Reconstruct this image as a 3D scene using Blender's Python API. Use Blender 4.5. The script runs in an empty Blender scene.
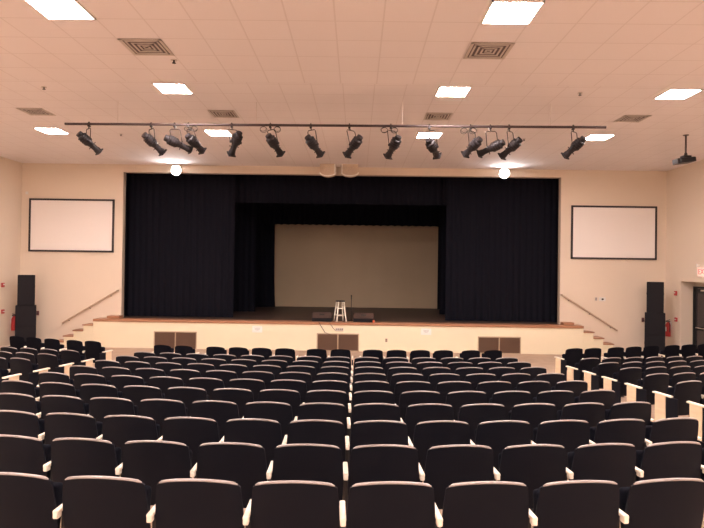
import bpy, bmesh, math, random
from mathutils import Vector, Matrix, Euler
random.seed(7)
S = bpy.context.scene
C = bpy.context.scene.collection

# ------------------------------------------------------------------ camera
F = 569.0                      # focal length in pixels of the 704 px wide frame
CAM = Vector((0.0, 0.0, 2.80))
ROT = Euler((0, 0, math.radians(0.50))).to_matrix() @ Euler((math.radians(90.42), 0, 0)).to_matrix() @ Euler((0, 0, math.radians(0.80))).to_matrix()
cd = bpy.data.cameras.new('camera'); cam = bpy.data.objects.new('camera', cd); C.objects.link(cam)
cd.sensor_fit = 'HORIZONTAL'; cd.sensor_width = 36.0; cd.lens = F / 704.0 * 36.0
cd.clip_start = 0.05; cd.clip_end = 200
cam.matrix_world = Matrix.Translation(CAM) @ ROT.to_4x4()
S.camera = cam

def ray(px, py):
    return ROT @ Vector(((px - 352.0) / F, -(py - 264.0) / F, -1.0))
def atY(px, py, Y):            # the point seen at a pixel on the plane y = Y
    d = ray(px, py); return CAM + d * ((Y - CAM.y) / d.y)
def atX(px, py, X):
    d = ray(px, py); return CAM + d * ((X - CAM.x) / d.x)
def proj(p):
    q = ROT.transposed() @ (Vector(p) - CAM)
    return (352.0 + F * q.x / -q.z, 264.0 - F * q.y / -q.z) if q.z < -0.1 else (-9999, -9999)

# ------------------------------------------------------------------ world, view
w = bpy.data.worlds.new('world'); S.world = w; w.use_nodes = True
w.node_tree.nodes['Background'].inputs[0].default_value = (0.5, 0.4, 0.33, 1)
w.node_tree.nodes['Background'].inputs[1].default_value = 0.02
S.view_settings.view_transform = 'Standard'; S.view_settings.look = 'None'
S.view_settings.gamma = 1.0; S.view_settings.use_curve_mapping = False
S.view_settings.exposure = 2.4
LIGHT_COL = (1.0, 0.85, 0.80)
PANEL_POWER = 30.0
FLOOD_POWER = 24.0

# ------------------------------------------------------------------ materials
def mat(name, col, rough=0.6, metal=0.0, spec=0.5, noise=None, bump=None, emit=None, sheen=0):
    m = bpy.data.materials.new(name); m.use_nodes = True
    nt = m.node_tree; b = nt.nodes['Principled BSDF']
    b.inputs['Base Color'].default_value = (*col, 1)
    b.inputs['Roughness'].default_value = rough
    b.inputs['Metallic'].default_value = metal
    b.inputs['Specular IOR Level'].default_value = spec
    if sheen: b.inputs['Sheen Weight'].default_value = sheen
    if noise:
        scale, amt = noise
        tc = nt.nodes.new('ShaderNodeTexCoord'); n = nt.nodes.new('ShaderNodeTexNoise')
        n.inputs['Scale'].default_value = scale; n.inputs['Detail'].default_value = 4
        r = nt.nodes.new('ShaderNodeValToRGB')
        r.color_ramp.elements[0].position = .3; r.color_ramp.elements[1].position = .7
        r.color_ramp.elements[0].color = (*[c * (1 - amt) for c in col], 1)
        r.color_ramp.elements[1].color = (*[min(1, c * (1 + amt)) for c in col], 1)
        nt.links.new(tc.outputs['Object'], n.inputs['Vector'])
        nt.links.new(n.outputs['Fac'], r.inputs[0]); nt.links.new(r.outputs[0], b.inputs['Base Color'])
    if bump:
        scale, st = bump
        tc = nt.nodes.new('ShaderNodeTexCoord'); n = nt.nodes.new('ShaderNodeTexNoise')
        n.inputs['Scale'].default_value = scale
        bp = nt.nodes.new('ShaderNodeBump'); bp.inputs['Strength'].default_value = st; bp.inputs['Distance'].default_value = .01
        nt.links.new(tc.outputs['Object'], n.inputs['Vector'])
        nt.links.new(n.outputs['Fac'], bp.inputs['Height']); nt.links.new(bp.outputs[0], b.inputs['Normal'])
    if emit:
        b.inputs['Emission Color'].default_value = (*emit[0], 1); b.inputs['Emission Strength'].default_value = emit[1]
    return m

def wood_mat(name, c1, c2, rough=.45, scale=(1, 14, 14)):
    m = bpy.data.materials.new(name); m.use_nodes = True
    nt = m.node_tree; b = nt.nodes['Principled BSDF']; b.inputs['Roughness'].default_value = rough
    tc = nt.nodes.new('ShaderNodeTexCoord'); mp = nt.nodes.new('ShaderNodeMapping'); mp.inputs['Scale'].default_value = scale
    n = nt.nodes.new('ShaderNodeTexNoise'); n.inputs['Scale'].default_value = 3; n.inputs['Detail'].default_value = 6
    r = nt.nodes.new('ShaderNodeValToRGB')
    r.color_ramp.elements[0].position = .3; r.color_ramp.elements[1].position = .7
    r.color_ramp.elements[0].color = (*c1, 1); r.color_ramp.elements[1].color = (*c2, 1)
    nt.links.new(tc.outputs['Object'], mp.inputs[0]); nt.links.new(mp.outputs[0], n.inputs['Vector'])
    nt.links.new(n.outputs['Fac'], r.inputs[0]); nt.links.new(r.outputs[0], b.inputs['Base Color'])
    return m

def tile_mat():
    m = bpy.data.materials.new('ceiling_tiles'); m.use_nodes = True
    nt = m.node_tree; b = nt.nodes['Principled BSDF']; b.inputs['Roughness'].default_value = .9
    tc = nt.nodes.new('ShaderNodeTexCoord'); mp = nt.nodes.new('ShaderNodeMapping')
    mp.inputs['Location'].default_value = (GX0 * -1, GY0 * -1, 0)
    br = nt.nodes.new('ShaderNodeTexBrick'); br.offset = 0; br.squash = 1
    br.inputs['Scale'].default_value = 1; br.inputs['Brick Width'].default_value = .61; br.inputs['Row Height'].default_value = .61
    br.inputs['Mortar Size'].default_value = .011; br.inputs['Mortar Smooth'].default_value = .1
    br.inputs['Color1'].default_value = (.86, .80, .80, 1); br.inputs['Color2'].default_value = (.85, .79, .79, 1)
    br.inputs['Mortar'].default_value = (.765, .70, .69, 1)
    n = nt.nodes.new('ShaderNodeTexNoise'); n.inputs['Scale'].default_value = 60
    bp = nt.nodes.new('ShaderNodeBump'); bp.inputs['Strength'].default_value = .15
    nt.links.new(tc.outputs['Object'], mp.inputs[0]); nt.links.new(mp.outputs[0], br.inputs['Vector'])
    nt.links.new(br.outputs['Color'], b.inputs['Base Color'])
    nt.links.new(tc.outputs['Object'], n.inputs['Vector']); nt.links.new(n.outputs['Fac'], bp.inputs['Height']); nt.links.new(bp.outputs[0], b.inputs['Normal'])
    return m
GX0, GY0 = -.318, 9.63

M = dict(
    wall=mat('wall_paint', (.80, .69, .57), .75, noise=(.6, .02), bump=(40, .05)),
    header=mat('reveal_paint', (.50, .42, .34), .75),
    apron=mat('apron_paint', (.88, .79, .59), .7, noise=(1.2, .015)),
    ceiling=tile_mat(),
    carpet=mat('floor_covering', (.46, .33, .24), .8, noise=(3, .08)),
    stagefloor=wood_mat('stage_boards', (.050, .030, .024), (.075, .046, .037), .5, (1, 10, 1)),
    lipwood=wood_mat('nosing_wood', (.36, .17, .09), (.46, .23, .13), .4),
    black=mat('black_drape', (.0075, .008, .0135), .95, spec=.1),
    blackwall=mat('black_paint', (.02, .02, .022), .9),
    cyc=mat('backdrop_cloth', (.50, .40, .28), .9, noise=(.5, .05)),
    shell=mat('seat_shell_plastic', (.0042, .0050, .0100), .6, spec=.15, bump=(220, .05)),
    fabric=mat('seat_fabric', (.0045, .005, .009), .95, spec=.1, bump=(300, .1)),
    rimshine=mat('seat_rim_highlight', (.34, .30, .29), .4),  # pale colour stands in for light caught on the seat tops
    cream=wood_mat('cream_laminate', (.72, .56, .38), (.80, .64, .45), .4, (8, 1, 8)),
    cap=mat('cream_arm_cap', (.85, .78, .66), .35),
    blacksteel=mat('black_steel', (.02, .02, .022), .45, .3),
    darkmetal=mat('dark_metal', (.035, .028, .03), .4, .5),
    lampbody=mat('lamp_body_black', (.022, .018, .02), .5, .1, spec=.3),
    pipe=mat('pipe_bronze', (.06, .04, .04), .5, .3),
    chrome=mat('bright_steel', (.75, .72, .70), .25, 1),
    white=mat('white_plastic', (.82, .80, .76), .5),
    paper=mat('white_paper', (.85, .87, .82), .8),
    ink=mat('grey_print', (.35, .36, .36), .8),
    screen=mat('screen_cloth', (.93, .88, .85), .85),
    frame=mat('screen_frame_black', (.03, .022, .025), .5),
    grille=mat('brown_grille', (.20, .125, .09), .5, .2),
    grilledark=mat('grille_slot', (.05, .03, .025), .7),
    grilleframe=mat('tan_grille_frame', (.52, .40, .28), .5),
    rail=wood_mat('rail_wood', (.50, .36, .25), (.60, .45, .33), .4),
    red=mat('red_enamel', (.55, .03, .03), .35),
    switchbox=mat('switch_box', (.16, .05, .05), .5),
    redbox=mat('red_plastic', (.50, .05, .05), .4),
    lens=mat('lens_glass', (.25, .25, .28), .1),
    speaker=mat('speaker_black', (.012, .011, .014), .7, spec=.2, bump=(120, .2)),
    mesh=mat('speaker_grille', (.014, .013, .017), .7, .0, spec=.2, bump=(400, .5)),
    hornbody=mat('tan_speaker_cloth', (.64, .52, .40), .8, noise=(30, .1)),
    hornframe=mat('pale_speaker_edge', (.95, .92, .86), .5),
    ventm=mat('vent_enamel', (.62, .55, .50), .5),
    ventdark=mat('vent_shadow', (.17, .13, .13), .8),
    stool=mat('cream_stool_paint', (.86, .82, .72), .4),
    rubber=mat('rubber', (.02, .02, .02), .8),
    orange=mat('orange_plastic', (.75, .20, .10), .5),
    glass=mat('door_glass', (.03, .025, .03), .08, spec=.6),
    panel=mat('lit_diffuser', (.9, .9, .9), .5, emit=(LIGHT_COL, PANEL_POWER)),
    flood=mat('lit_flood_lens', (.9, .9, .9), .5, emit=((1, .97, .95), FLOOD_POWER)),
    exitlit=mat('exit_face', (.80, .62, .52), .5, emit=((1, .75, .65), .08)),
    exitred=mat('exit_letters', (.7, .03, .03), .5, emit=((1, .05, .04), .5)),
)

# ------------------------------------------------------------------ mesh builder
class MB:
    def __init__(s): s.bm = bmesh.new()
    def _xf(s, vs, loc, rot, mtx=None):
        m = Matrix.Translation(Vector(loc)) @ Euler(rot).to_matrix().to_4x4()
        if mtx is not None: m = mtx @ m
        bmesh.ops.transform(s.bm, matrix=m, verts=vs)
    def box(s, c, size, rot=(0, 0, 0), bevel=0, seg=2):
        r = bmesh.ops.create_cube(s.bm, size=1); vs = r['verts']
        bmesh.ops.scale(s.bm, vec=Vector(size), verts=vs)
        if bevel:
            es = list({e for v in vs for e in v.link_edges})
            rr = bmesh.ops.bevel(s.bm, geom=vs + es, offset=bevel, segments=seg, affect='EDGES', profile=.5)
            vs = list({v for v in rr['verts']} | {v for f in rr['faces'] for v in f.verts})
            vs = [v for v in vs if v.is_valid]
        s._xf(vs, c, rot); return s
    def span(s, a, b, bevel=0):
        a = Vector(a); b = Vector(b)
        return s.box((a + b) / 2, [abs(b[i] - a[i]) for i in range(3)], bevel=bevel)
    def cyl(s, a, b, r1, r2=None, seg=16):
        a = Vector(a); b = Vector(b); r2 = r1 if r2 is None else r2
        r = bmesh.ops.create_cone(s.bm, cap_ends=True, segments=seg, radius1=r1, radius2=r2, depth=(b - a).length)
        q = (b - a).to_track_quat('Z', 'Y').to_matrix().to_4x4()
        bmesh.ops.transform(s.bm, matrix=Matrix.Translation((a + b) / 2) @ q, verts=r['verts']); return s
    def sphere(s, c, r, sc=(1, 1, 1), seg=14):
        q = bmesh.ops.create_uvsphere(s.bm, u_segments=seg, v_segments=seg // 2 + 2, radius=r)
        bmesh.ops.scale(s.bm, vec=Vector(sc), verts=q['verts']); bmesh.ops.translate(s.bm, vec=Vector(c), verts=q['verts']); return s
    def tube(s, pts, r, seg=8, sq=1.0):
        pts = [Vector(p) for p in pts]; rings = []
        for i, p in enumerate(pts):
            t = (pts[min(i + 1, len(pts) - 1)] - pts[max(i - 1, 0)]).normalized()
            up = Vector((0, 0, 1)) if abs(t.z) < .9 else Vector((0, 1, 0))
            n = t.cross(up).normalized(); u = n.cross(t)
            rr = r[i] if isinstance(r, (list, tuple)) else r
            rings.append([s.bm.verts.new(p + n * (math.cos(k * 2 * math.pi / seg) * rr * sq) + u * (math.sin(k * 2 * math.pi / seg) * rr)) for k in range(seg)])
        for a, b in zip(rings, rings[1:]):
            for k in range(seg): s.bm.faces.new((a[k], a[(k + 1) % seg], b[(k + 1) % seg], b[k]))
        s.bm.faces.new(rings[0][::-1]); s.bm.faces.new(rings[-1]); return s
    def lathe(s, prof, org, axis, seg=24):
        q = Vector(axis).to_track_quat('Z', 'Y'); rings = []
        for z, r in prof:
            rings.append([s.bm.verts.new(Vector(org) + q @ Vector((math.cos(k * 2 * math.pi / seg) * r, math.sin(k * 2 * math.pi / seg) * r, z))) for k in range(seg)])
        for a, b in zip(rings, rings[1:]):
            for k in range(seg): s.bm.faces.new((a[k], a[(k + 1) % seg], b[(k + 1) % seg], b[k]))
        s.bm.faces.new(rings[0][::-1]); s.bm.faces.new(rings[-1]); return s
    def grid(s, fn, nu, nv, close=False):
        g = [[s.bm.verts.new(fn(i / nu, j / nv)) for i in range(nu + 1)] for j in range(nv + 1)]
        for j in range(nv):
            for i in range(nu): s.bm.faces.new((g[j][i], g[j][i + 1], g[j + 1][i + 1], g[j + 1][i]))
        return g
    def slab(s, fa, fb, nu, nv):           # closed solid between two grids
        A = s.grid(fa, nu, nv); B = s.grid(fb, nu, nv)
        def strip(a, b):
            for i in range(len(a) - 1): s.bm.faces.new((a[i], b[i], b[i + 1], a[i + 1]))
        strip(A[0], B[0]); strip(A[-1], B[-1]); strip([r[0] for r in A], [r[0] for r in B]); strip([r[-1] for r in A], [r[-1] for r in B]); return s
    def prism(s, poly, d, fn):             # poly (u,v) list extruded by d; fn maps (u,v,w)
        a = [s.bm.verts.new(fn(u, v, 0)) for u, v in poly]; b = [s.bm.verts.new(fn(u, v, d)) for u, v in poly]
        s.bm.faces.new(a); s.bm.faces.new(b[::-1])
        for i in range(len(a)):
            j = (i + 1) % len(a); s.bm.faces.new((a[i], b[i], b[j], a[j]))
        return s
    def build(s, name, m, parent=None, smooth=False, loc=None):
        bmesh.ops.recalc_face_normals(s.bm, faces=s.bm.faces[:])
        me = bpy.data.meshes.new(name)
        if loc is not None: bmesh.ops.translate(s.bm, vec=-Vector(loc), verts=s.bm.verts[:])
        s.bm.to_mesh(me); s.bm.free()
        me.materials.append(m)
        if smooth:
            for p in me.polygons: p.use_smooth = True
            try: me.set_sharp_from_angle(angle=math.radians(40))
            except Exception: pass
        o = bpy.data.objects.new(name, me); C.objects.link(o)
        if loc is not None: o.location = loc
        if parent: o.parent = parent
        return o

def thing(name, label, cat, loc=(0, 0, 0), rotz=0, group=None):
    o = bpy.data.objects.new(name, None); C.objects.link(o); o.empty_display_size = .1
    o.location = loc; o.rotation_euler = (0, 0, rotz)
    tag(o, label, cat, group); return o
def tag(o, label, cat, group=None):
    o['label'] = label; o['category'] = cat
    if group: o['group'] = group
    return o
def struct(o): o['kind'] = 'structure'; return o
def copy_tree(o, parent=None):
    c = o.copy(); C.objects.link(c)
    if parent: c.parent = parent
    for ch in list(o.children): copy_tree(ch, c)
    return c

# ------------------------------------------------------------------ room
YW = 19.70                   # auditorium face of the stage wall
YA = 19.20                   # front of the stage apron
XL, XR = atY(21.5, 200, YW).x, atY(666.5, 200, YW).x
YB = -8.0
ZC1, ZC2 = 2.80 + 3.13, 2.80 + 3.50
STEP = 9.63
SLOPE, YF = .0637, 14.33
XC = -.56
ZS = .965
OX0, OX1, OZ1 = atY(122.2, 250, YW).x, atY(560.4, 250, YW).x, atY(126, 171.9, YW).z
def zf(y): return max(0.0, SLOPE * (YF - y))

b = MB()
prof = [(YB, zf(YB)), (YF, 0), (YW + 0.3, 0), (YW + 0.3, -.3), (YB, -.3)]
b.prism(prof, XR - XL + .4, lambda u, v, w_: Vector((XL - .2 + w_, u, v)))
struct(b.build('floor', M['carpet']))
b = MB()
prof = [(YB, ZC1), (STEP, ZC1), (STEP, ZC2), (YW + .3, ZC2), (YW + .3, ZC2 + .3), (YB, ZC2 + .3)]
b.prism(prof, XR - XL + .4, lambda u, v, w_: Vector((XL - .2 + w_, u, v)))
struct(b.build('ceiling', M['ceiling']))
struct(MB().span((XL - .2, YB, -.3), (XL, YW, ZC2 + .2)).build('wall_left', M['wall']))
AY1 = atX(680.5, 320, XR).y; AY0 = AY1 - 2.5; AZ = atX(680.5, 281.5, XR).z; AD = .46
b = MB()
b.span((XR, YB, -.3), (XR + .6, AY0, ZC2 + .2)); b.span((XR, AY1, -.3), (XR + .6, YW, ZC2 + .2)); b.span((XR, AY0, AZ), (XR + .6, AY1, ZC2 + .2)); b.span((XR + AD, AY0, -.3), (XR + .6, AY1, AZ))
struct(b.build('wall_right', M['wall']))
struct(MB().span((XR, AY0, -.3), (XR + AD, AY1, 0)).build('floor_alcove', M['carpet']))
struct(MB().span((XL - .2, YB - .2, -.3), (XR + .2, YB, ZC2 + .2)).build('wall_back', M['wall']))
b = MB()
T = .20
b.span((XL - .2, YW, -.3), (OX0, YW + T, ZC2 + .3)); b.span((OX1, YW, -.3), (XR + .2, YW + T, ZC2 + .3)); b.span((OX0, YW, OZ1), (OX1, YW + T, ZC2 + .3))
struct(b.build('wall_front', M['wall']))
# thin painted reveal lining the proscenium opening
b = MB()
b.span((OX0, YW - .004, ZS), (OX0 + .012, YW + T, OZ1)); b.span((OX1 - .012, YW - .004, ZS), (OX1, YW + T, OZ1)); b.span((OX0, YW - .004, OZ1 - .012), (OX1, YW + T, OZ1))
struct(b.build('trim_1', M['header']))

# stage body and stage house
AX0, AX1 = atY(93.2, 322, YA).x, atY(583.6, 331, YA).x
stage = struct(MB().span((AX0, YA, 0), (AX1, YW, ZS - .085)).span((OX0 + .001, YW, 0), (OX1 - .001, YW + T, ZS - .085)).build('wall_stage_front', M['apron']))
b = MB(); b.span((AX0, YA - .03, ZS - .085), (AX1, YW - .002, ZS), bevel=.008)
struct(b.build('trim_2', M['lipwood']))
SB = 27.2
b = MB(); b.span((OX0 + .014, YW - .001, ZS - .1), (OX1 - .014, YW + T + .001, ZS + .002)); b.span((XL - .2, YW + T, ZS - .1), (XR + .2, SB, ZS + .002))
struct(b.build('floor_stage', M['stagefloor']))
b = MB()
b.span((XL - .2, SB, ZS - .1), (XR + .2, SB + .2, 8)); b.span((XL - .4, YW + T, ZS - .1), (XL - .2, SB, 8)); b.span((XR + .2, YW + T, ZS - .1), (XR + .4, SB, 8))
b.span((XL - .4, YW + T, 8), (XR + .4, SB + .2, 8.2)); b.span((XL - .4, YW + T - .1, ZC2 + .3), (XR + .4, YW + T, 8))
struct(b.build('wall_stage_back', M['blackwall']))
# low wooden sills at the foot of the wall beside the opening
for i, (pa, pb) in enumerate((((110.5, 317), (123, 319)), ((560.3, 324), (571, 326)))):
    a = atY(pa[0], pa[1], YW).x; c = atY(pb[0], pb[1], YW).x
    struct(MB().span((a, YW - .30, ZS), (c, YW, ZS + .09), bevel=.006).build('trim_%d' % (3 + i), M['lipwood']))

# side steps
for side in (-1, 1):
    x0 = AX0 if side < 0 else AX1
    st = thing('stage_steps', 'cream steps with brown wood treads climbing to the stage at its %s end' % ('left' if side < 0 else 'right'), 'steps', (x0, (YA + YW) / 2, 0), group='steps up to the stage')
    run, n = .330, 4
    rise = ZS / (n + 1)
    for k in range(n):
        z = ZS - rise * (k + 1); xa = side * (run * k + .002); xb = side * run * (k + 1)
        MB().span((xa, YA - st.location.y, 0), (xb, YW - .003 - st.location.y, z - .04)).build('riser', M['apron'], st)
        MB().span((xa, YA - .03 - st.location.y, z - .04), (xb + side * .03, YW - .003 - st.location.y, z), bevel=.006).build('tread', M['lipwood'], st)

# wall handrails
for (p, q, side) in (((62, 323), (117.5, 290.5), 'left'), ((562, 295), (617.5, 330.5), 'right')):
    a = atY(*p, YW - .08); c = atY(*q, YW - .08)
    t = thing('handrail', 'sloping brown wooden handrail on the wall above the %s stage steps' % side, 'handrail', a, group='handrails by the stage steps')
    v = c - a
    b = MB(); b.tube([(0, .06, 0), (0, 0, 0), v, v + Vector((0, .06, 0))], .030, 10); b.build('rail', M['rail'], t, True)
    for f in (.12, .5, .88):
        p0 = v * f
        MB().tube([p0 + Vector((0, 0, -.015)), p0 + Vector((0, .02, -.06)), p0 + Vector((0, .078, -.06))], .008).build('bracket', M['darkmetal'], t, True)

# return air grilles in the stage front
def grille(px0, px1, py0, py1, label):
    a = atY(px0, py0, YA); c = atY(px1, py1, YA)
    zt, zb = a.z, c.z; x0, x1 = a.x, c.x; cx = (x0 + x1) / 2; hw = (x1 - x0) / 2; h = zt - zb
    t = thing('return_grille', label, 'air grille', (cx, YA, zb), group='double air grilles in the stage front')
    b = MB(); fr = .035
    for z in (fr / 2, h - fr / 2): b.box((0, -.008, z), (2 * hw, .03, fr), bevel=.004)
    for x in (-hw + fr / 2, 0, hw - fr / 2): b.box((x, -.008, h / 2), (fr, .03, h), bevel=.004)
    b.build('frame', M['grilleframe'], t)
    for s in (-1, 1):
        cxx = s * hw / 2; ww = hw - fr * 1.2
        g = MB().box((cxx, .0, h / 2), (ww, .008, h - fr)).build('backing', M['grilledark'], t)
        b = MB(); n = 22
        for k in range(n):
            b.box((cxx, -.009, fr + (h - 2 * fr) * (k + .5) / n), (ww, .016, (h - 2 * fr) / n * .62), rot=(.35, 0, 0))
        b.build('louvers', M['grille'], t)
grille(154, 196.7, 331, 351, 'brown double air grille at the left of the stage front')
grille(316.8, 358.8, 333, 351.6, 'brown double air grille in the middle of the stage front, below the stool')
grille(477.8, 520.6, 336.3, 354.2, 'brown double air grille at the right of the stage front')

# ------------------------------------------------------------------ stage drapes
def drape(name, X0, X1, Y, z0, z1, label, amp=.022, n=None, flare=0.0, scallop=0.0, m='black', grp=None):
    W = X1 - X0; n = n or max(3, int(W / .22)); ph = random.random() * 6
    def f(u, v, off):
        x = X0 + W * u; wv = math.sin(u * n * 2 * math.pi + ph) + .35 * math.sin(u * n * 5.1 + ph * 2)
        z = z0 + (z1 - z0) * v
        if scallop: z += scallop * (1 - v) * abs(math.sin(u * W / .32 * math.pi))
        e = flare * (1 - v) ** 8
        x += e * (u * 2 - 1)
        return Vector((x - (X0 + X1) / 2, wv * amp * (1.05 - .45 * v) + off, z - z0))
    b = MB(); b.slab(lambda u, v: f(u, v, 0), lambda u, v: f(u, v, .012), n * 10, 12)
    o = b.build(name, M[m], None, True); o.location = ((X0 + X1) / 2, Y, z0)
    return tag(o, label, 'curtain', grp)
FZ = ZS + .01
xl = atY(234, 250, 20.4).x; xr = atY(446, 250, 20.4).x
drape('stage_curtain', OX0 - .6, xl, 20.4, FZ, 7.99, 'black pleated front drape at the left of the stage opening')
drape('stage_curtain', xr, OX1 + .6, 20.4, FZ, 7.99, 'black pleated front drape at the right of the stage opening')
drape('stage_curtain', -7.5, atY(255, 250, 23).x, 23.2, FZ, 7.99, 'black drape leg behind the left front drape')
drape('stage_curtain', atY(441, 250, 23).x, 6.6, 23.2, FZ, 7.99, 'black drape leg behind the right front drape')
drape('stage_curtain', -7.6, atY(274.5, 250, 26).x, 26.0, FZ, 7.99, 'deepest black drape leg beside the left edge of the backdrop', flare=.07)
drape('stage_curtain', atY(438, 250, 26).x, 6.6, 26.0, FZ, 7.99, 'deepest black drape leg beside the right edge of the backdrop')
zb1 = atY(340, 204, 20.8).z; zb2 = atY(340, 225.5, 25.6).z
drape('curtain_valance', OX0 - .5, OX1 + .5, 20.8, zb1, 7.99, 'black valance across the top of the stage opening')
drape('curtain_valance', -7.6, 6.6, 25.6, zb2, 7.99, 'black scalloped border hanging just above the tan backdrop', scallop=.03)
xa, xb = atY(268, 260, 26.5).x, atY(445, 260, 26.5).x
drape('backdrop', xa, xb, 26.5, atY(350, 307.3, 26.5).z if False else FZ, 7.99, 'tan cloth backdrop at the rear of the stage', amp=.006, n=9, m='cyc')

# ------------------------------------------------------------------ seats
def W(u):  # half width profile over height fraction
    return .263 + .005 * math.sin(u * math.pi) - .014 * u ** 3
BZ0, BZ1 = .33, .842
def back_pt(u, v, off, BZ1=BZ1):           # u 0..1 across, v 0..1 up
    s = 2 * u - 1
    hw = W(v)
    x = s * hw
    top = BZ1 - .029 * s * s - .016 * abs(s) ** 12
    bot = BZ0 + .03 * abs(s) ** 6
    z = bot + (top - bot) * v
    y = .085 * (1 - v) ** 1.2 + .035 * s * s + off
    return Vector((x, y, z))
def seat_model(kind, left=None, right=None):
    t = bpy.data.objects.new('auditorium_seat', None); C.objects.link(t); t.empty_display_size = .1
    Z1 = BZ1 + (.045 if kind == 'side front' else -.02 if kind == 'front' else 0)
    def pad(u, v):
        e = (1 - (2 * u - 1) ** 8) * (1 - (2 * v - 1) ** 8)
        return back_pt(.06 + .88 * u, .02 + .94 * v, .018 + .032 * e, Z1)
    def padb(u, v): return back_pt(.06 + .88 * u, .02 + .94 * v, .014, Z1)
    MB().slab(pad, padb, 14, 12).build('backrest', M['fabric'], t, True)
    nw = Matrix.Diagonal((.93 if kind == 'front' else 1, 1, 1))
    MB().slab(lambda u, v: nw @ back_pt(u, v, 0, Z1), lambda u, v: nw @ back_pt(u, v, .014, Z1), 18, 10).build('back_shell', M['shell' if 'front' not in kind else 'fabric'], t, True)
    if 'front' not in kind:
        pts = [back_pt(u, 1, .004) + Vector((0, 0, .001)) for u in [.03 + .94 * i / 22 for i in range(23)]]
        MB().tube(pts, [.004 if i in (0, 22) else .0088 for i in range(23)], 8, 1.25).build('top_highlight', M['rimshine'], t, True)  # pale strip: ceiling-light highlight painted along the top edge of the back
    b = MB(); b.box((0, .185, .555), (.44, .07, .34), rot=(-.16, 0, 0), bevel=.03, seg=3); b.build('seat', M['fabric'], t, True)
    MB().box((0, .225, .545), (.40, .018, .30), rot=(-.16, 0, 0), bevel=.008).build('seat_pan', M['shell'], t, True)
    def arm(x, end):
        if end:
            y0, y1 = .07, .40
            MB().box((x, (y0 + y1) / 2, .618), (.062, y1 - y0, .026), rot=(.03, 0, 0), bevel=.009).build('armrest', M['cap'], t, True)
            MB().box((x, .268, .325), (.032, .185, .57), bevel=.004).build('end_panel', M['cream'], t)
            MB().box((x - math.copysign(.004, x), .075, .32), (.022, .20, .56), bevel=.004).build('side_frame', M['shell'], t)
            MB().box((x, .20, .02), (.05, .36, .04), bevel=.006).build('foot', M['blacksteel'], t)
        else:
            y0, y1 = .02, .27
            MB().box((x, (y0 + y1) / 2, .618), (.038, y1 - y0, .026), rot=(.03, 0, 0), bevel=.009).box((x, .045, .597), (.034, .05, .045), bevel=.008).build('armrest', M['cap'], t, True)
            b = MB(); b.box((x, .15, .315), (.034, .07, .59), bevel=.005); b.build('leg', M['blacksteel'], t)
            MB().box((x, .15, .012), (.045, .30, .024), bevel=.005).build('foot', M['blacksteel'], t)
    if left is not None: arm(-PITCH / 2, left)
    if right is not None: arm(PITCH / 2, right)
    return t
MODELS = {}
def seat(kind, left, right, loc, yaw, label, group):
    key = (kind, left, right)
    if key not in MODELS:
        MODELS[key] = o = seat_model(kind, left, right)
    else:
        o = copy_tree(MODELS[key])
    o.location = loc; o.rotation_euler = (0, 0, yaw)
    tag(o, label, 'seat', group); return o
PITCH = .575
ORD = ['', 'first', 'second', 'third', 'fourth', 'fifth', 'sixth', 'seventh', 'eighth', 'ninth', 'tenth', 'eleventh', 'twelfth', 'thirteenth', 'fourteenth']
PITCH = .575
def place_row(block, row, specs):
    """specs: (x, y, yaw, left arm, right arm), left to right; arms None / False (middle) / True (aisle end)."""
    vis = []
    for s in specs:
        r = Matrix.Rotation(s[2], 3, 'Z'); ok = False
        for dx in (-.25, .25):
            p = Vector((s[0], s[1], zf(s[1]) + .72)) + r @ Vector((dx, 0, 0))
            q = proj(p)
            if -14 < q[0] < 718 and q[1] < 560: ok = True
        if ok: vis.append(s)
    n = len(vis)
    for i, s in enumerate(vis):
        rw = 'front row' if row == 1 else ORD[row] + ' row from stage'
        place = ORD[i + 1] + ' from left' if i < n - 1 or n == 1 else 'last on the right'
        look = 'black padded seat' if row == 1 else ('black seat with cream end panel' if (s[3] or s[4]) else 'black seat')
        seat(('front' if block == 'centre' else 'side front') if row == 1 else 'row', s[3], s[4], (s[0], s[1], zf(s[1])), s[2],
             '%s, %s, %s block, %s' % (look, rw, block, place), '%s block seats, row %d' % (block, row))
GX = -.06
RC = 18.0
def arc(xx, Y0):
    d = xx - XC
    return Y0 + RC - math.sqrt(RC * RC - d * d), math.asin(d / RC)
rowY = {i: 11.30 - .885 * (i - 2) for i in range(2, 12)}
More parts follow.
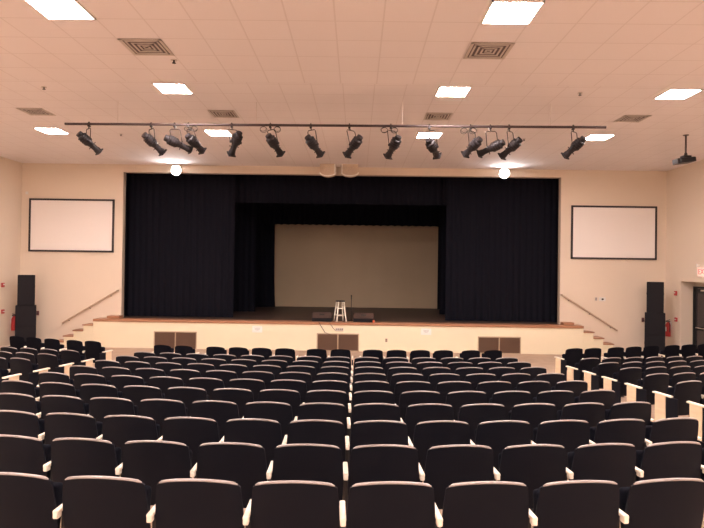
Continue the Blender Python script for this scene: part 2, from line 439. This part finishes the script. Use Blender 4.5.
# front row, centre: groups of 2, 4, 2, 4, 2
groups = [[-4.79, -4.22], [-3.40, -2.83, -2.26, -1.69], [-.93, -.36], [.41, .98, 1.55, 2.12], [2.80, 3.37]]
sp = []
for g in groups:
    for i, u in enumerate(g):
        x = u; y, yaw = arc(x, 13.49)
        sp.append((x, y, yaw, False, False if i == len(g) - 1 else None))
place_row('centre', 1, sp)
for r in range(2, 12):
    sp = []
    for k in range(-8, 6):
        x = GX + (k + .5) * PITCH; y, yaw = arc(x, rowY[r])
        sp.append((x, y, yaw, (k == -8) and True or False, True if k == 5 else None))
    place_row('centre', r, sp)
ANG = math.radians(19)
ca, sa = math.cos(ANG), math.sin(ANG)
for side in (1, -1):
    nm = 'right' if side > 0 else 'left'
    for r in range(1, 12):
        off = []
        if r == 1 and side < 0:
            bx, by = 5.45 - XC, 14.1
            off = [(0, True, False), (.585, False, True), (1.33, True, True), (1.95, True, False), (2.54, False, True)]
        elif r == 1:
            bx, by = 5.42 - XC, 14.1
            cur = 0
            for k in range(8):
                off.append((cur, k in (0, 2, 5), k in (1, 4, 7))); cur += PITCH + (.14 if k in (1, 4) else 0)
        else:
            bx, by = 4.89 - XC, 11.87 - .885 * (r - 2)
            off = [(k * PITCH, k == 0, k == 8) for k in range(9)]
        sp = []
        for (o_, st_, en_) in off:
            x = XC + side * (bx + o_ * ca); y = by + o_ * sa
            if side > 0:
                la = True if (o_ == 0) else False
                ra = (True if o_ == off[-1][0] else False) if en_ else None
            else:
                ra = True if (o_ == 0) else False
                la = (True if o_ == off[-1][0] else False) if en_ else None
            sp.append((x, y, side * ANG, la, ra))
        if side < 0: sp = sp[::-1]
        place_row(nm, r, sp)

# ------------------------------------------------------------------ ceiling fixtures
def light_panel(x, y, z, label):
    t = thing('ceiling_light', label, 'ceiling light', (x, y, z), group='square ceiling light panels')
    b = MB()
    for s in (-1, 1):
        b.box((s * .296, 0, -.008), (.022, .614, .024)); b.box((0, s * .296, -.008), (.614, .022, .024))
    b.build('frame', M['white'], t)
    MB().box((0, 0, -.006), (.57, .57, .012)).build('diffuser', M['panel'], t)
XS = (-8.05, -3.67, 1.83, 6.22)
rows = [(14.82, ZC2, 'nearest the stage'), (11.155, ZC2, 'in the row just beyond the ceiling step')]
cols = ('leftmost', 'second from the left', 'third from the left', 'rightmost')
for (y, z, nm) in rows:
    for x, c in zip(XS, cols): light_panel(x, y, z, 'glowing square ceiling panel %s, %s' % (nm, c))
for (y, nm) in ((6.885, 'at the top edge of the photo'), (2.615, 'added unseen over the camera'), (-1.655, 'added unseen behind the camera'), (-5.925, 'added unseen by the back wall')):  # rows over and behind the camera are unseen, added to light the seats
    for x, c in zip(XS, cols): light_panel(x, y, ZC1, 'glowing square ceiling panel %s, %s' % (nm, c))

def vent(x, y, z, label):
    t = thing('ceiling_vent', label, 'air vent', (x, y, z), group='square ceiling air vents')
    MB().box((0, 0, -.002), (.56, .56, .004)).build('backing', M['ventdark'], t)
    b = MB()
    for k, h in enumerate((.30, .235, .17, .105, .05)):
        for q in range(4):
            a = q * math.pi / 2; wd = .045 if k == 0 else .026
            b.box((math.cos(a) * (h - wd / 2), math.sin(a) * (h - wd / 2), -.012), (wd, 2 * h, .006), rot=(0, 0, a))
            # each ring drops slightly towards the centre
        b2 = b
    b.build('louvers', M['ventm'], t)
vent(-3.05, 8.10, ZC1, 'square louvred air vent at the upper left of the near ceiling')
vent(1.83, 8.10, ZC1, 'square louvred air vent below the large light in the near ceiling')
vent(-7.42, 12.99, ZC2, 'small air vent above the left end of the spotlight pipe, by the left wall')
vent(-3.1, 12.99, ZC2, 'small air vent just above the pipe, above a lit panel left of centre')
vent(1.80, 12.99, ZC2, 'small air vent just above the pipe, right of centre')
vent(6.22, 12.99, ZC2, 'small air vent near the right wall, above the projector')
for (px, py, z, lab) in ((44, 87, ZC2, 'small fire sprinkler in the ceiling at the far left'), (580, 93, ZC2, 'small fire sprinkler in the ceiling right of centre'), (121, 134, ZC2, 'tiny sprinkler behind the pipe near the left spotlights'), (174, 60, ZC1, 'small sprinkler in the near ceiling below the left vent'), (524, 139, ZC2, 'tiny sprinkler behind the pipe near the right spotlights')):
    d = ray(px, py); p = CAM + d * ((z - CAM.z) / d.z)
    t = thing('sprinkler', lab, 'sprinkler', p, group='ceiling sprinklers')
    MB().cyl((0, 0, -.005), (0, 0, 0), .05, .05).build('plate', M['ventm'], t, True)
    MB().cyl((0, 0, -.045), (0, 0, -.005), .012).cyl((0, 0, -.05), (0, 0, -.045), .03).build('head', M['darkmetal'], t, True)

# ------------------------------------------------------------------ lighting pipe with spotlights
PA = atY(65, 123.2, 12.12); PB = atY(606, 128.0, 11.88)
zp = (PA.z + PB.z) / 2; PA.z = PB.z = zp
t = thing('lighting_pipe', 'long dark horizontal pipe below the ceiling carrying the spotlights', 'pipe', PA)
b = MB(); b.cyl((0, 0, 0), PB - PA, .027, seg=14); b.build('pipe', M['pipe'], t, True)
for f in (.1, .36, .63, .9):
    p = (PB - PA) * f; MB().cyl(p, p + Vector((0, 0, ZC2 - zp)), .004, seg=6).build('hanger', M['ventm'], t)
def pipe_at(px):
    f = (px - 65) / (606 - 65); return PA.lerp(PB, f)
spots = [  # clamp x, back, front
 (89.8, (80.9, 135.4), (98.9, 151.5), 'end of the pipe, leftmost'),
 (153.4, (146, 136.4), (162.4, 152.3), 'second from the left'),
 (177.3, (167.8, 138.9), (190.2, 149.8), 'third from the left, tilted almost flat'),
 (191.2, (189.2, 137.4), (202.1, 150.8), 'fourth from the left, beside the flattest left one'),
 (235, (238.4, 134.9), (231.4, 153.8), 'beside a lit panel, fifth from the left'),
 (274, (269.7, 137.4), (280.6, 153.8), 'sixth from the left'),
 (314.6, (309, 138.9), (320.4, 154.3), 'above the left hanging speaker'),
 (353.2, (358.7, 138.9), (347.2, 154.8), 'above the right hanging speaker'),
 (394.5, (397.4, 138.9), (388, 156.2), 'sixth from the right'),
 (432.7, (429.7, 141.8), (437.1, 155.7), 'in front of a lit panel, fifth from right'),
 (473.4, (478.3, 140.8), (465.4, 154.3), 'fourth from the right, with pale highlights'),
 (492.8, (501.2, 143.3), (479.8, 153.8), 'third from the right, tilted almost flat'),
 (511.2, (518.1, 141.3), (502.2, 156.2), 'second from the right'),
 (573.9, (581.8, 140.3), (565.4, 155.7), 'rightmost, alone near the pipe end')]
for (cx, bk, fr, lab) in spots:
    P0 = pipe_at(cx)
    t = thing('stage_spotlight', 'black stage spotlight on the pipe, ' + lab, 'spotlight', P0, group='black spotlights on the pipe')
    B = atY(*bk, P0.y - .06) - P0; Fp = atY(*fr, P0.y + .22) - P0
    ax = (Fp - B); L = ax.length; a = ax.normalized()
    B = B - a * .03; L += .06
    # lamp cap, reflector housing, barrel, lens tube, colour frame
    MB().lathe([(-.04, .05), (-.035, .068), (.03, .072), (.045, .096), (.12, .104), (.235, .100), (.26, .078), (.32, .06)], B, a).build('housing', M['lampbody'], t, True)
    b = MB()
    for k in range(4): b.lathe([(.055 + k * .05, .108), (.065 + k * .05, .108)], B, a)
    b.build('cooling_fins', M['darkmetal'], t)
    MB().lathe([(.30, .062), (L - .12, .062), (L - .09, .072), (L - .012, .076), (L, .070)], B, a).build('lens_tube', M['lampbody'], t, True)
    side = a.cross(Vector((0, 0, 1))).normalized(); upv = a.cross(side)
    q = B + a * (L - .02)
    b = MB()
    m3 = Matrix((side, upv, a)).transposed()
    for (ux, uy, sx, sy) in ((0, .074, .164, .016), (0, -.074, .164, .016), (.074, 0, .016, .16), (-.074, 0, .016, .16)):
        e = m3.to_euler(); c = q + side * ux + upv * uy; b.box(c, (sx, sy, .024), rot=e)
    b.build('color_frame', M['lampbody'], t)
    MB().lathe([(L - .004, .066), (L + .006, .050), (L + .010, .02)], B, a).build('lens', M['lens'], t, True)
    # shutter handles
    mid = B + a * .33
    for (su, sv) in ((1, 0), (-1, 0), (0, 1), (0, -1)):
        d = side * su + upv * sv; MB().tube([mid + d * .05, mid + d * .108], .009, 6).build('shutter_handle', M['darkmetal'], t)
    # yoke
    piv = B + a * (L * .40)
    top = Vector((piv.x * .25, 0, -.10)); yw = Vector((side.x, side.y, 0)).normalized() * .122
    if abs(yw.x) < .08: yw = Vector((.122, 0, 0))
    b = MB(); b.tube([piv + yw, piv + yw * .97 + (top - piv) * .1, top + yw * .9 + (piv - top) * .08, top + yw * .7, top - yw * .7, top - yw * .9 + (piv - top) * .08, piv - yw * .97 + (top - piv) * .1, piv - yw], .009, 6)
    b.build('yoke', M['darkmetal'], t, True)
    for e in (1, -1): MB().cyl(piv + yw * 1.08 * e, piv + yw * .75 * e, .026).build('yoke_knob', M['darkmetal'], t, True)
    b = MB(); b.tube([(0, -.038, -.03), (0, -.04, .02), (0, 0, .042), (0, .04, .02), (0, .038, -.03)], .013, 6)
    b.box((0, 0, -.045), (.05, .075, .03), bevel=.006); b.cyl((0, 0, -.06), top, .011, seg=8); b.build('clamp', M['darkmetal'], t, True)
# cable coils looped on the pipe
for i, (px, lab) in enumerate(((267, 'left of the sixth spotlight'), (281, 'right of the sixth spotlight'), (190.5, 'above the fourth spotlight'), (197, 'right of the fourth spotlight'), (388, 'left of the sixth spotlight from the right'), (398, 'right of the sixth spotlight from the right'), (467, 'left of the pale-lit spotlight'), (476, 'over the pale-lit spotlight'))):
    p = pipe_at(px); r = .055; pts = []
    for k in range(38):
        an = k / 18 * 2 * math.pi; rr = r * (1 + .1 * math.sin(an * .5 + i))
        pts.append((math.cos(an + 1.57) * rr * 1.25, .035 * math.sin(an * .5) , -r * 1.1 - .027 + math.sin(an + 1.57) * rr))
    o = MB().tube(pts, .0055, 6).build('cable_coil', M['rubber'], None, True); o.location = p
    tag(o, 'small black cable loop on the pipe, ' + lab, 'cable', 'cable loops on the pipe')

# ------------------------------------------------------------------ floods over the stage opening
for (px, py, s) in ((176.5, 168.5, 'left'), (504, 171.5, 'right')):
    p = atY(px, py + 2, YW - .22)
    t = thing('flood_light', 'glaring white flood light at the top of the stage opening, %s one' % s, 'flood light', p, group='flood lights over the stage opening')
    a = Vector((0, -1, -.12)).normalized()
    MB().lathe([(-.12, .05), (-.10, .08), (.0, .15), (.03, .175), (.045, .175), (.045, .165)], (0, 0, 0), a).build('housing', M['white'], t, True)
    MB().lathe([(.044, .164), (.052, .14), (.056, .03)], (0, 0, 0), a).build('lens', M['flood'], t, True)
    MB().tube([(0, .09, 0), (0, .215, .02)], .018).box((0, .21, .02), (.12, .015, .12)).build('bracket', M['white'], t)

# hanging speaker pair
for (x0, x1, s) in ((320.2, 335.6, 'left'), (341.6, 358.3, 'right')):
    a = atY(x0, 163, 19.25); c = atY(x1, 177, 19.25); cx = (a.x + c.x) / 2; hw = (c.x - a.x) / 2
    sg = 1 if s == 'left' else -1
    t = thing('hanging_speaker', 'tan rounded speaker with pale edging hung over the stage opening, %s one' % s, 'speaker', (cx, 19.25, 6.05), group='hanging speakers')
    zt, zb = .105, -.36
    a0 = atY((x0 + x1) / 2, 163, 19.25).z - 6.05; b0 = atY((x0 + x1) / 2, 176.5, 19.25).z - 6.05
    zt, zb = a0, b0
    poly = [(-hw, zt)] + [(hw, zt)] + [(hw * math.cos(k * math.pi / 12), zb + .12 - .12 * math.sin(k * math.pi / 12)) for k in range(13)]
    MB().prism(poly, .34, lambda u, v, w_: Vector((u, w_ - .12, v))).build('cabinet', M['hornbody'], t)
    edge = [(hw * math.cos(k * math.pi / 12), -.125, zb + .12 - .12 * math.sin(k * math.pi / 12)) for k in range(13)]
    MB().tube(edge, .024, 6).build('bottom_edge', M['hornframe'], t, True)
    MB().box((0, -.125, zt), (2 * hw, .03, .045)).box((sg * (hw - .02), -.125, (zt + zb + .1) / 2), (.045, .03, zt - zb - .1)).build('edging', M['hornframe'], t)
    MB().box((0, .05, (zt + ZC2 - 6.05) / 2), (.06, .06, ZC2 - 6.05 - zt)).box((0, .04, zt + .06), (.30, .10, .05)).build('mount', M['hornbody'], t)

# ------------------------------------------------------------------ screens on the side walls
for (p, q, s) in (((30, 198), (114, 253), 'left'), ((571, 205.5), (656, 260), 'right')):
    a = atY(*p, YW); c = atY(*q, YW)
    cx, cz = (a.x + c.x) / 2, (a.z + c.z) / 2; hw = abs(c.x - a.x) / 2; hh = 53.3 / F * YW / 2
    t = thing('projection_screen', 'white wall screen in a thin black frame %s of the stage' % s, 'screen', (cx, YW, cz), group='framed wall screens')
    MB().box((0, -.022, 0), (2 * hw - .04, .03, 2 * hh - .04)).build('screen_surface', M['screen'], t)
    b = MB(); f = .062
    for e in (-1, 1):
        b.box((0, -.035, e * (hh - f / 2)), (2 * hw, .05, f), bevel=.006); b.box((e * (hw - f / 2), -.035, 0), (f, .05, 2 * hh), bevel=.006)
    b.build('frame', M['frame'], t)

# ------------------------------------------------------------------ loudspeaker stacks
def cabinet(x, y, z, w_, d, h, label, kind, yaw):
    t = thing('loudspeaker', label, 'speaker', (x, y, z), yaw, group='black floor loudspeakers')
    MB().box((0, 0, h / 2), (w_, d, h), bevel=.012).build('cabinet', M['speaker'], t)
    MB().box((0, -d / 2 - .004, h / 2), (w_ - .05, .016, h - .06), bevel=.005).build('grille', M['mesh'], t)
    for s in (-1, 1): MB().box((s * (w_ / 2), .0, h * .62), (.012, .14, .07), bevel=.004).build('side_handle', M['blacksteel'], t)
for (xm, s, yl, yt) in ((26.0, 'left', 305.5, 275), (655, 'right', 313, 282)):
    Y = 18.9; yaw = math.radians(28 if s == 'left' else -27)
    p = atY(xm, 310, Y); z1 = atY(xm, yl, Y - .15).z; z2 = atY(xm, yt, Y - .15).z
    cabinet(p.x, Y, 0, .60, .36, z1 / 2, 'large black subwoofer at the bottom of the %s speaker stack' % s, 0, yaw)
    cabinet(p.x, Y, z1 / 2, .60, .36, z1 / 2, 'wide black speaker in the middle of the %s speaker stack' % s, 0, yaw)
    cabinet(p.x, Y, z1, .50, .32, z2 - z1, 'tall narrow black speaker on top of the %s speaker stack' % s, 1, yaw)

# ------------------------------------------------------------------ stage objects
# stool
p = atY(340, 320.8, 19.65)
t = thing('bar_stool', 'cream painted wooden bar stool with a dark round seat, front centre of the stage', 'stool', (p.x, 19.65, ZS + .002))
H = .71
MB().lathe([(H - .035, .155), (H - .03, .165), (H - .008, .165), (H, .15)], (0, 0, 0), (0, 0, 1)).build('seat', M['darkmetal'], t, True)
LG = {}
for i, (sx, sy) in enumerate(((-1, -1), (1, -1), (1, 1), (-1, 1))):
    rot = .35; c_, s_ = math.cos(rot), math.sin(rot)
    vx, vy = sx * c_ - sy * s_, sx * s_ + sy * c_
    a = Vector((vx * .095, vy * .095, H - .03)); c = Vector((vx * .17, vy * .17, 0)); LG[i] = (a, c)
    MB().cyl(c, a, .023, .025, 12).build('leg', M['stool'], t, True)
for z in (.20, .44):
    for i in range(4):
        a0, c0 = LG[i]; a1, c1 = LG[(i + 1) % 4]; zz = z + (.04 if i % 2 else 0); f = zz / (H - .03)
        MB().cyl(c0.lerp(a0, f), c1.lerp(a1, f), .013, seg=8).build('stretcher', M['stool'], t, True)
# wedge monitors
for (x0, x1, s) in ((312.3, 332.0, 'left'), (353.3, 373.5, 'right')):
    Y = 19.60; a = atY(x0, 321, Y).x; c = atY(x1, 321, Y).x; w_ = c - a
    t = thing('stage_monitor', 'low black wedge stage monitor just %s of the stool' % s, 'speaker', ((a + c) / 2, Y, ZS + .002), group='wedge monitors on the stage')
    MB().prism([(-.22, 0), (.24, 0), (.24, .14), (.10, .29), (-.02, .30), (-.22, .115)], w_, lambda u, v, k: Vector((k - w_ / 2, u, v))).build('cabinet', M['speaker'], t)
    MB().box((0, -.124, .211), (w_ - .02, .25, .010), rot=(math.atan2(.185, .20), 0, 0)).build('back_panel', M['stagefloor'], t)
    MB().box((0, -.112, .230), (.17, .05, .02), rot=(math.atan2(.185, .20), 0, 0), bevel=.006).build('handle', M['rubber'], t)
    MB().box((0, .175, .218), (w_ - .06, .19, .012), rot=(-.82, 0, 0)).build('grille', M['mesh'], t)
# microphone on stand
p = atY(351, 320, 19.5)
t = thing('microphone_stand', 'thin black microphone stand upright beside the stool', 'microphone stand', (p.x, 19.8, ZS + .002))
MB().lathe([(0, .13), (.02, .125), (.035, .04), (.05, .02)], (0, 0, 0), (0, 0, 1)).build('base', M['blacksteel'], t, True)
MB().cyl((0, 0, .04), (0, 0, .76), .011).build('pole', M['blacksteel'], t, True)
MB().cyl((0, 0, .38), (0, 0, .46), .018).build('clutch', M['blacksteel'], t, True)
MB().tube([(0, 0, .75), (0, -.01, .80), (0, -.02, .83)], .016).build('clip', M['blacksteel'], t, True)
mic = thing('microphone', 'black handheld microphone in the stand beside the stool', 'microphone', (p.x, 19.78, ZS + .83))
MB().cyl((0, .06, -.10), (0, -.01, .03), .011, .017).build('handle', M['blacksteel'], mic, True)
MB().sphere((0, -.02, .045), .025).build('head', M['mesh'], mic, True)
# cup
p = atY(373.6, 322.8, 19.3)
t = MB().lathe([(0, .026), (.075, .036), (.08, .036)], (0, 0, 0), (0, 0, 1)).build('cup', M['orange'], None, True); t.location = (p.x, 19.3, ZS + .001)
tag(t, 'small orange cup at the stage edge by the right monitor', 'cup')
# cables on the apron front
b = MB(); P = lambda x, y, dy=.02: atY(x, y, YA - .035 - dy)
b.tube([atY(315, 321.9, YA + .3), P(319, 322.5, .01), P(321.5, 327, .0), P(325, 332.5, -.005)], .010, 6)
b.tube([P(325, 332.5, -.005), P(331, 334.8, -.02)], .008, 6)
tag(b.build('cable', M['rubber'], None, True), 'thin black cable hanging over the stage edge toward the middle grille', 'cable', 'cables over the stage edge')
b = MB(); b.tube([atY(328, 321.9, YA + .3), P(329.5, 322.8, .01), P(333, 328, .0), P(335.5, 330.5, -.005)], .009, 6)
tag(b.build('cable', M['rubber'], None, True), 'thin black cable hanging from stage edge to wall jacks', 'cable', 'cables over the stage edge')
p = atY(339.5, 329.6, YA)
t = thing('jack_plate', 'small metal jack plate below the stool on the stage front', 'wall plate', p)
MB().box((0, -.004, 0), (.27, .012, .12), bevel=.003).build('plate', M['ventm'], t)
for k in range(4):
    MB().cyl((-.095 + k * .063, -.008, .02), (-.095 + k * .063, -.05, .01), .014).build('plug', M['darkmetal'], t, True)
# papers taped on the apron
for (x0, y0, x1, y1, s) in ((252.3, 325.6, 262.2, 333, 'left'), (421, 328.4, 431.2, 335, 'right')):
    a = atY(x0, y0, YA); c = atY(x1, y1, YA); w_ = c.x - a.x; h = .215
    t = thing('paper_notice', 'white paper notice taped to the stage front, %s of the middle grille' % s, 'notice', ((a.x + c.x) / 2, YA, (a.z + c.z) / 2), group='paper notices on the stage front')
    MB().box((0, -.003, 0), (w_, .004, h)).build('sheet', M['paper'], t)
    b = MB()
    for k, (lw, zz) in enumerate(((.20, .045), (.16, .02), (.18, -.005), (.10, -.03))): b.box((0, -.0058, zz), (lw, .002, .008))
    b.build('print', M['ink'], t)
# outlets
def plate(p, n, label, m='white', sz=(.08, .12), slots=True):
    t = thing('wall_outlet', label, 'outlet', p)
    t.rotation_euler = (0, 0, n)
    MB().box((0, -.004, 0), (sz[0], .010, sz[1]), bevel=.003).build('plate', M[m], t)
    if slots: MB().box((0, -.010, .025), (.03, .004, .028)).box((0, -.010, -.025), (.03, .004, .028)).build('sockets', M['grilledark'], t)
plate(atY(386.3, 340.3, YA), 0, 'small tan outlet low on the stage front right of the middle grille', 'grilleframe')
plate(atY(596, 299, YW), 0, 'left one of two small plates on the wall below the right screen', 'ventm')
p = atY(602.3, 299.2, YW)
t = thing('volume_control', 'white wall plate with a dark knob below the right screen', 'wall control', p)
MB().box((0, -.004, 0), (.22, .012, .13), bevel=.004).build('plate', M['white'], t); MB().cyl((0, -.01, 0), (0, -.045, 0), .032).build('knob', M['blacksteel'], t, True)
plate(atY(132 - 105, 193, YW), 0, 'small white plate at the top left corner of the left screen', 'white', (.1, .1), False)
for (px, py, s) in ((38, 313, 'left'), (642.6, 319.8, 'right')):
    p = atY(px, py, YW)
    t = thing('pull_switch', 'small dark red switch box on the wall beside the %s speaker stack' % s, 'switch box', p, group='switch boxes by the speaker stacks')
    MB().box((0, -.02, 0), (.075, .045, .15), bevel=.006).build('box', M['switchbox'], t); MB().box((0, -.047, -.01), (.03, .012, .06)).build('handle', M['frame'], t)

# ------------------------------------------------------------------ side wall fixtures
def wall_frame(X, p): return (-math.pi / 2 if X < 0 else math.pi / 2) + (math.pi if False else 0)
def side_thing(name, label, cat, px, py, X, group=None):
    p = atX(px, py, X)
    # local -y points into the room
    rz = math.pi / 2 if X < 0 else -math.pi / 2
    return thing(name, label, cat, p, rz, group)
for (X, ex, strobe, pull, s) in ((XL, (11, 322.5), (2.2, 285), (2.2, 311.5), 'left'), (XR, (671, 328.5), (676.3, 293.3), (676.6, 319.5), 'right')):
    t = side_thing('fire_extinguisher', 'red fire extinguisher hanging on the %s side wall beside the speakers' % s, 'fire extinguisher', *ex, X, 'fire extinguishers')
    MB().lathe([(-.24, .055), (-.265, .08), (.12, .08), (.17, .06), (.20, .03), (.22, .025)], (0, -.10, 0), (0, 0, 1)).build('tank', M['red'], t, True)
    MB().box((0, -.181, -.02), (.10, .006, .15)).build('paper_tag', M['paper'], t)
    MB().box((0, -.10, .235), (.05, .12, .03)).box((0, -.12, .27), (.03, .16, .02), rot=(.3, 0, 0)).build('valve', M['blacksteel'], t)
    MB().tube([(.03, -.1, .22), (.10, -.1, .20), (.115, -.1, .05), (.10, -.1, -.12)], .012, 8).build('hose', M['rubber'], t, True)
    MB().box((0, -.012, .1), (.06, .024, .25)).build('bracket', M['white'], t)
    t = side_thing('alarm_strobe', 'red fire alarm strobe, the upper red box on the %s side wall' % s, 'alarm', *strobe, X, 'fire alarm strobes')
    MB().box((0, -.025, 0), (.12, .05, .15), bevel=.008).build('housing', M['redbox'], t); MB().box((0, -.06, .02), (.06, .03, .04), bevel=.006).build('flash_lens', M['white'], t)
    t = side_thing('pull_station', 'red fire alarm pull station, the lower red box on the %s side wall' % s, 'alarm', *pull, X, 'fire alarm pull stations')
    MB().box((0, -.022, 0), (.12, .044, .14), bevel=.006).build('housing', M['redbox'], t); MB().box((0, -.05, .0), (.09, .016, .022)).build('pull_handle', M['white'], t)
# exit door on the right wall
dz = 2.36
y1 = AY1 - .06; y0 = AY0 + .06
d = bpy.data.objects.new('door_1', None); C.objects.link(d); d.location = (XR + AD, (y0 + y1) / 2, 0); d['kind'] = 'structure'
b = MB(); hw = (y1 - y0) / 2; X = -.045
b.box((X, -hw + .03, dz / 2), (.10, .06, dz)); b.box((X, hw - .03, dz / 2), (.10, .06, dz)); b.box((X, 0, dz - .03), (.10, 2 * hw, .06)); b.box((X, 0, dz / 2), (.08, .04, dz))
b.build('door_frame', M['blacksteel'], d)
for s in (-1, 1):
    cy = s * hw / 2
    lf = MB()
    for e in (-1, 1): lf.box((X, cy + e * (hw / 2 - .09), dz / 2), (.05, .09, dz - .1))
    for z in (.15, 1.0, dz - .14): lf.box((X, cy, z), (.05, hw - .12, .14 if z != 1.0 else .08))
    lf = lf.build('door_leaf', M['blacksteel'], d)
    MB().box((X + .005, cy, dz / 2), (.015, hw - .15, dz - .3)).build('pane', M['glass'], lf)
    MB().tube([(X - .02, cy - .36, 1.04), (X - .09, cy - .36, 1.04), (X - .09, cy + .36, 1.04), (X - .02, cy + .36, 1.04)], .018, 8).build('push_bar', M['chrome'], lf, True)
    MB().box((X - .05, cy, dz - .12), (.06, .28, .05)).build('door_closer', M['chrome'], lf)
# exit sign
p = atX(705, 272, XR)
t = thing('exit_sign', 'cream exit sign with red letters and two lamp heads above the right door', 'exit sign', p, -math.pi / 2)
MB().box((0, -.03, 0), (.62, .06, .30), bevel=.012).build('housing', M['exitlit'], t)
cu = bpy.data.curves.new('sign_text', 'FONT'); cu.body = 'EXIT'; cu.size = .24; cu.extrude = .004; cu.align_x = 'CENTER'; cu.align_y = 'CENTER'
tmp = bpy.data.objects.new('tmp', cu); C.objects.link(tmp); bpy.context.view_layer.update()
me = bpy.data.meshes.new_from_object(tmp.evaluated_get(bpy.context.evaluated_depsgraph_get())); bpy.data.objects.remove(tmp)
me.materials.clear(); me.materials.append(M['exitred'])
lo = bpy.data.objects.new('letters', me); C.objects.link(lo); lo.parent = t; lo.location = (0, -.064, 0); lo.rotation_euler = (math.pi / 2, 0, 0)
for s in (-1, 1):
    MB().lathe([(-.05, .03), (0, .055), (.03, .06)], (s * .22, -.09, .20), Vector((s * .3, -1, -.2)).normalized()).cyl((s * .22, -.06, .20), (s * .22, -.04, .14), .015).build('lamp_head', M['white'], t, True)

# projector
p = atY(684.5, 160, 14.5); pt = atY(686, 136, 14.5)
t = thing('projector', 'dark ceiling projector on a pole in front of the right wall', 'projector', (p.x, 14.5, p.z))
MB().box((0, 0, -.02), (.38, .36, .12), rot=(0, -.12, 0), bevel=.02).build('body', M['blacksteel'], t)
MB().cyl((-.12, .17, -.03), (-.12, .24, -.03), .045).build('lens', M['lens'], t, True)
MB().box((-.20, 0, -.045), (.08, .26, .13), rot=(0, -.12, 0), bevel=.01).build('vent_block', M['darkmetal'], t)
MB().box((.20, 0, .01), (.07, .22, .11), rot=(0, -.12, 0), bevel=.01).build('vent_block', M['darkmetal'], t)
MB().box((.03, 0, .08), (.20, .18, .05), bevel=.01).cyl((.03, 0, .09), (.03, 0, .18), .05, .03).build('mount_bracket', M['darkmetal'], t)
MB().cyl((.03, 0, .10), (.03, 0, ZC2 - p.z), .022).build('pole', M['pipe'], t, True)
MB().cyl((.03, 0, ZC2 - p.z - .012), (.03, 0, ZC2 - p.z), .07).build('ceiling_plate', M['pipe'], t, True)
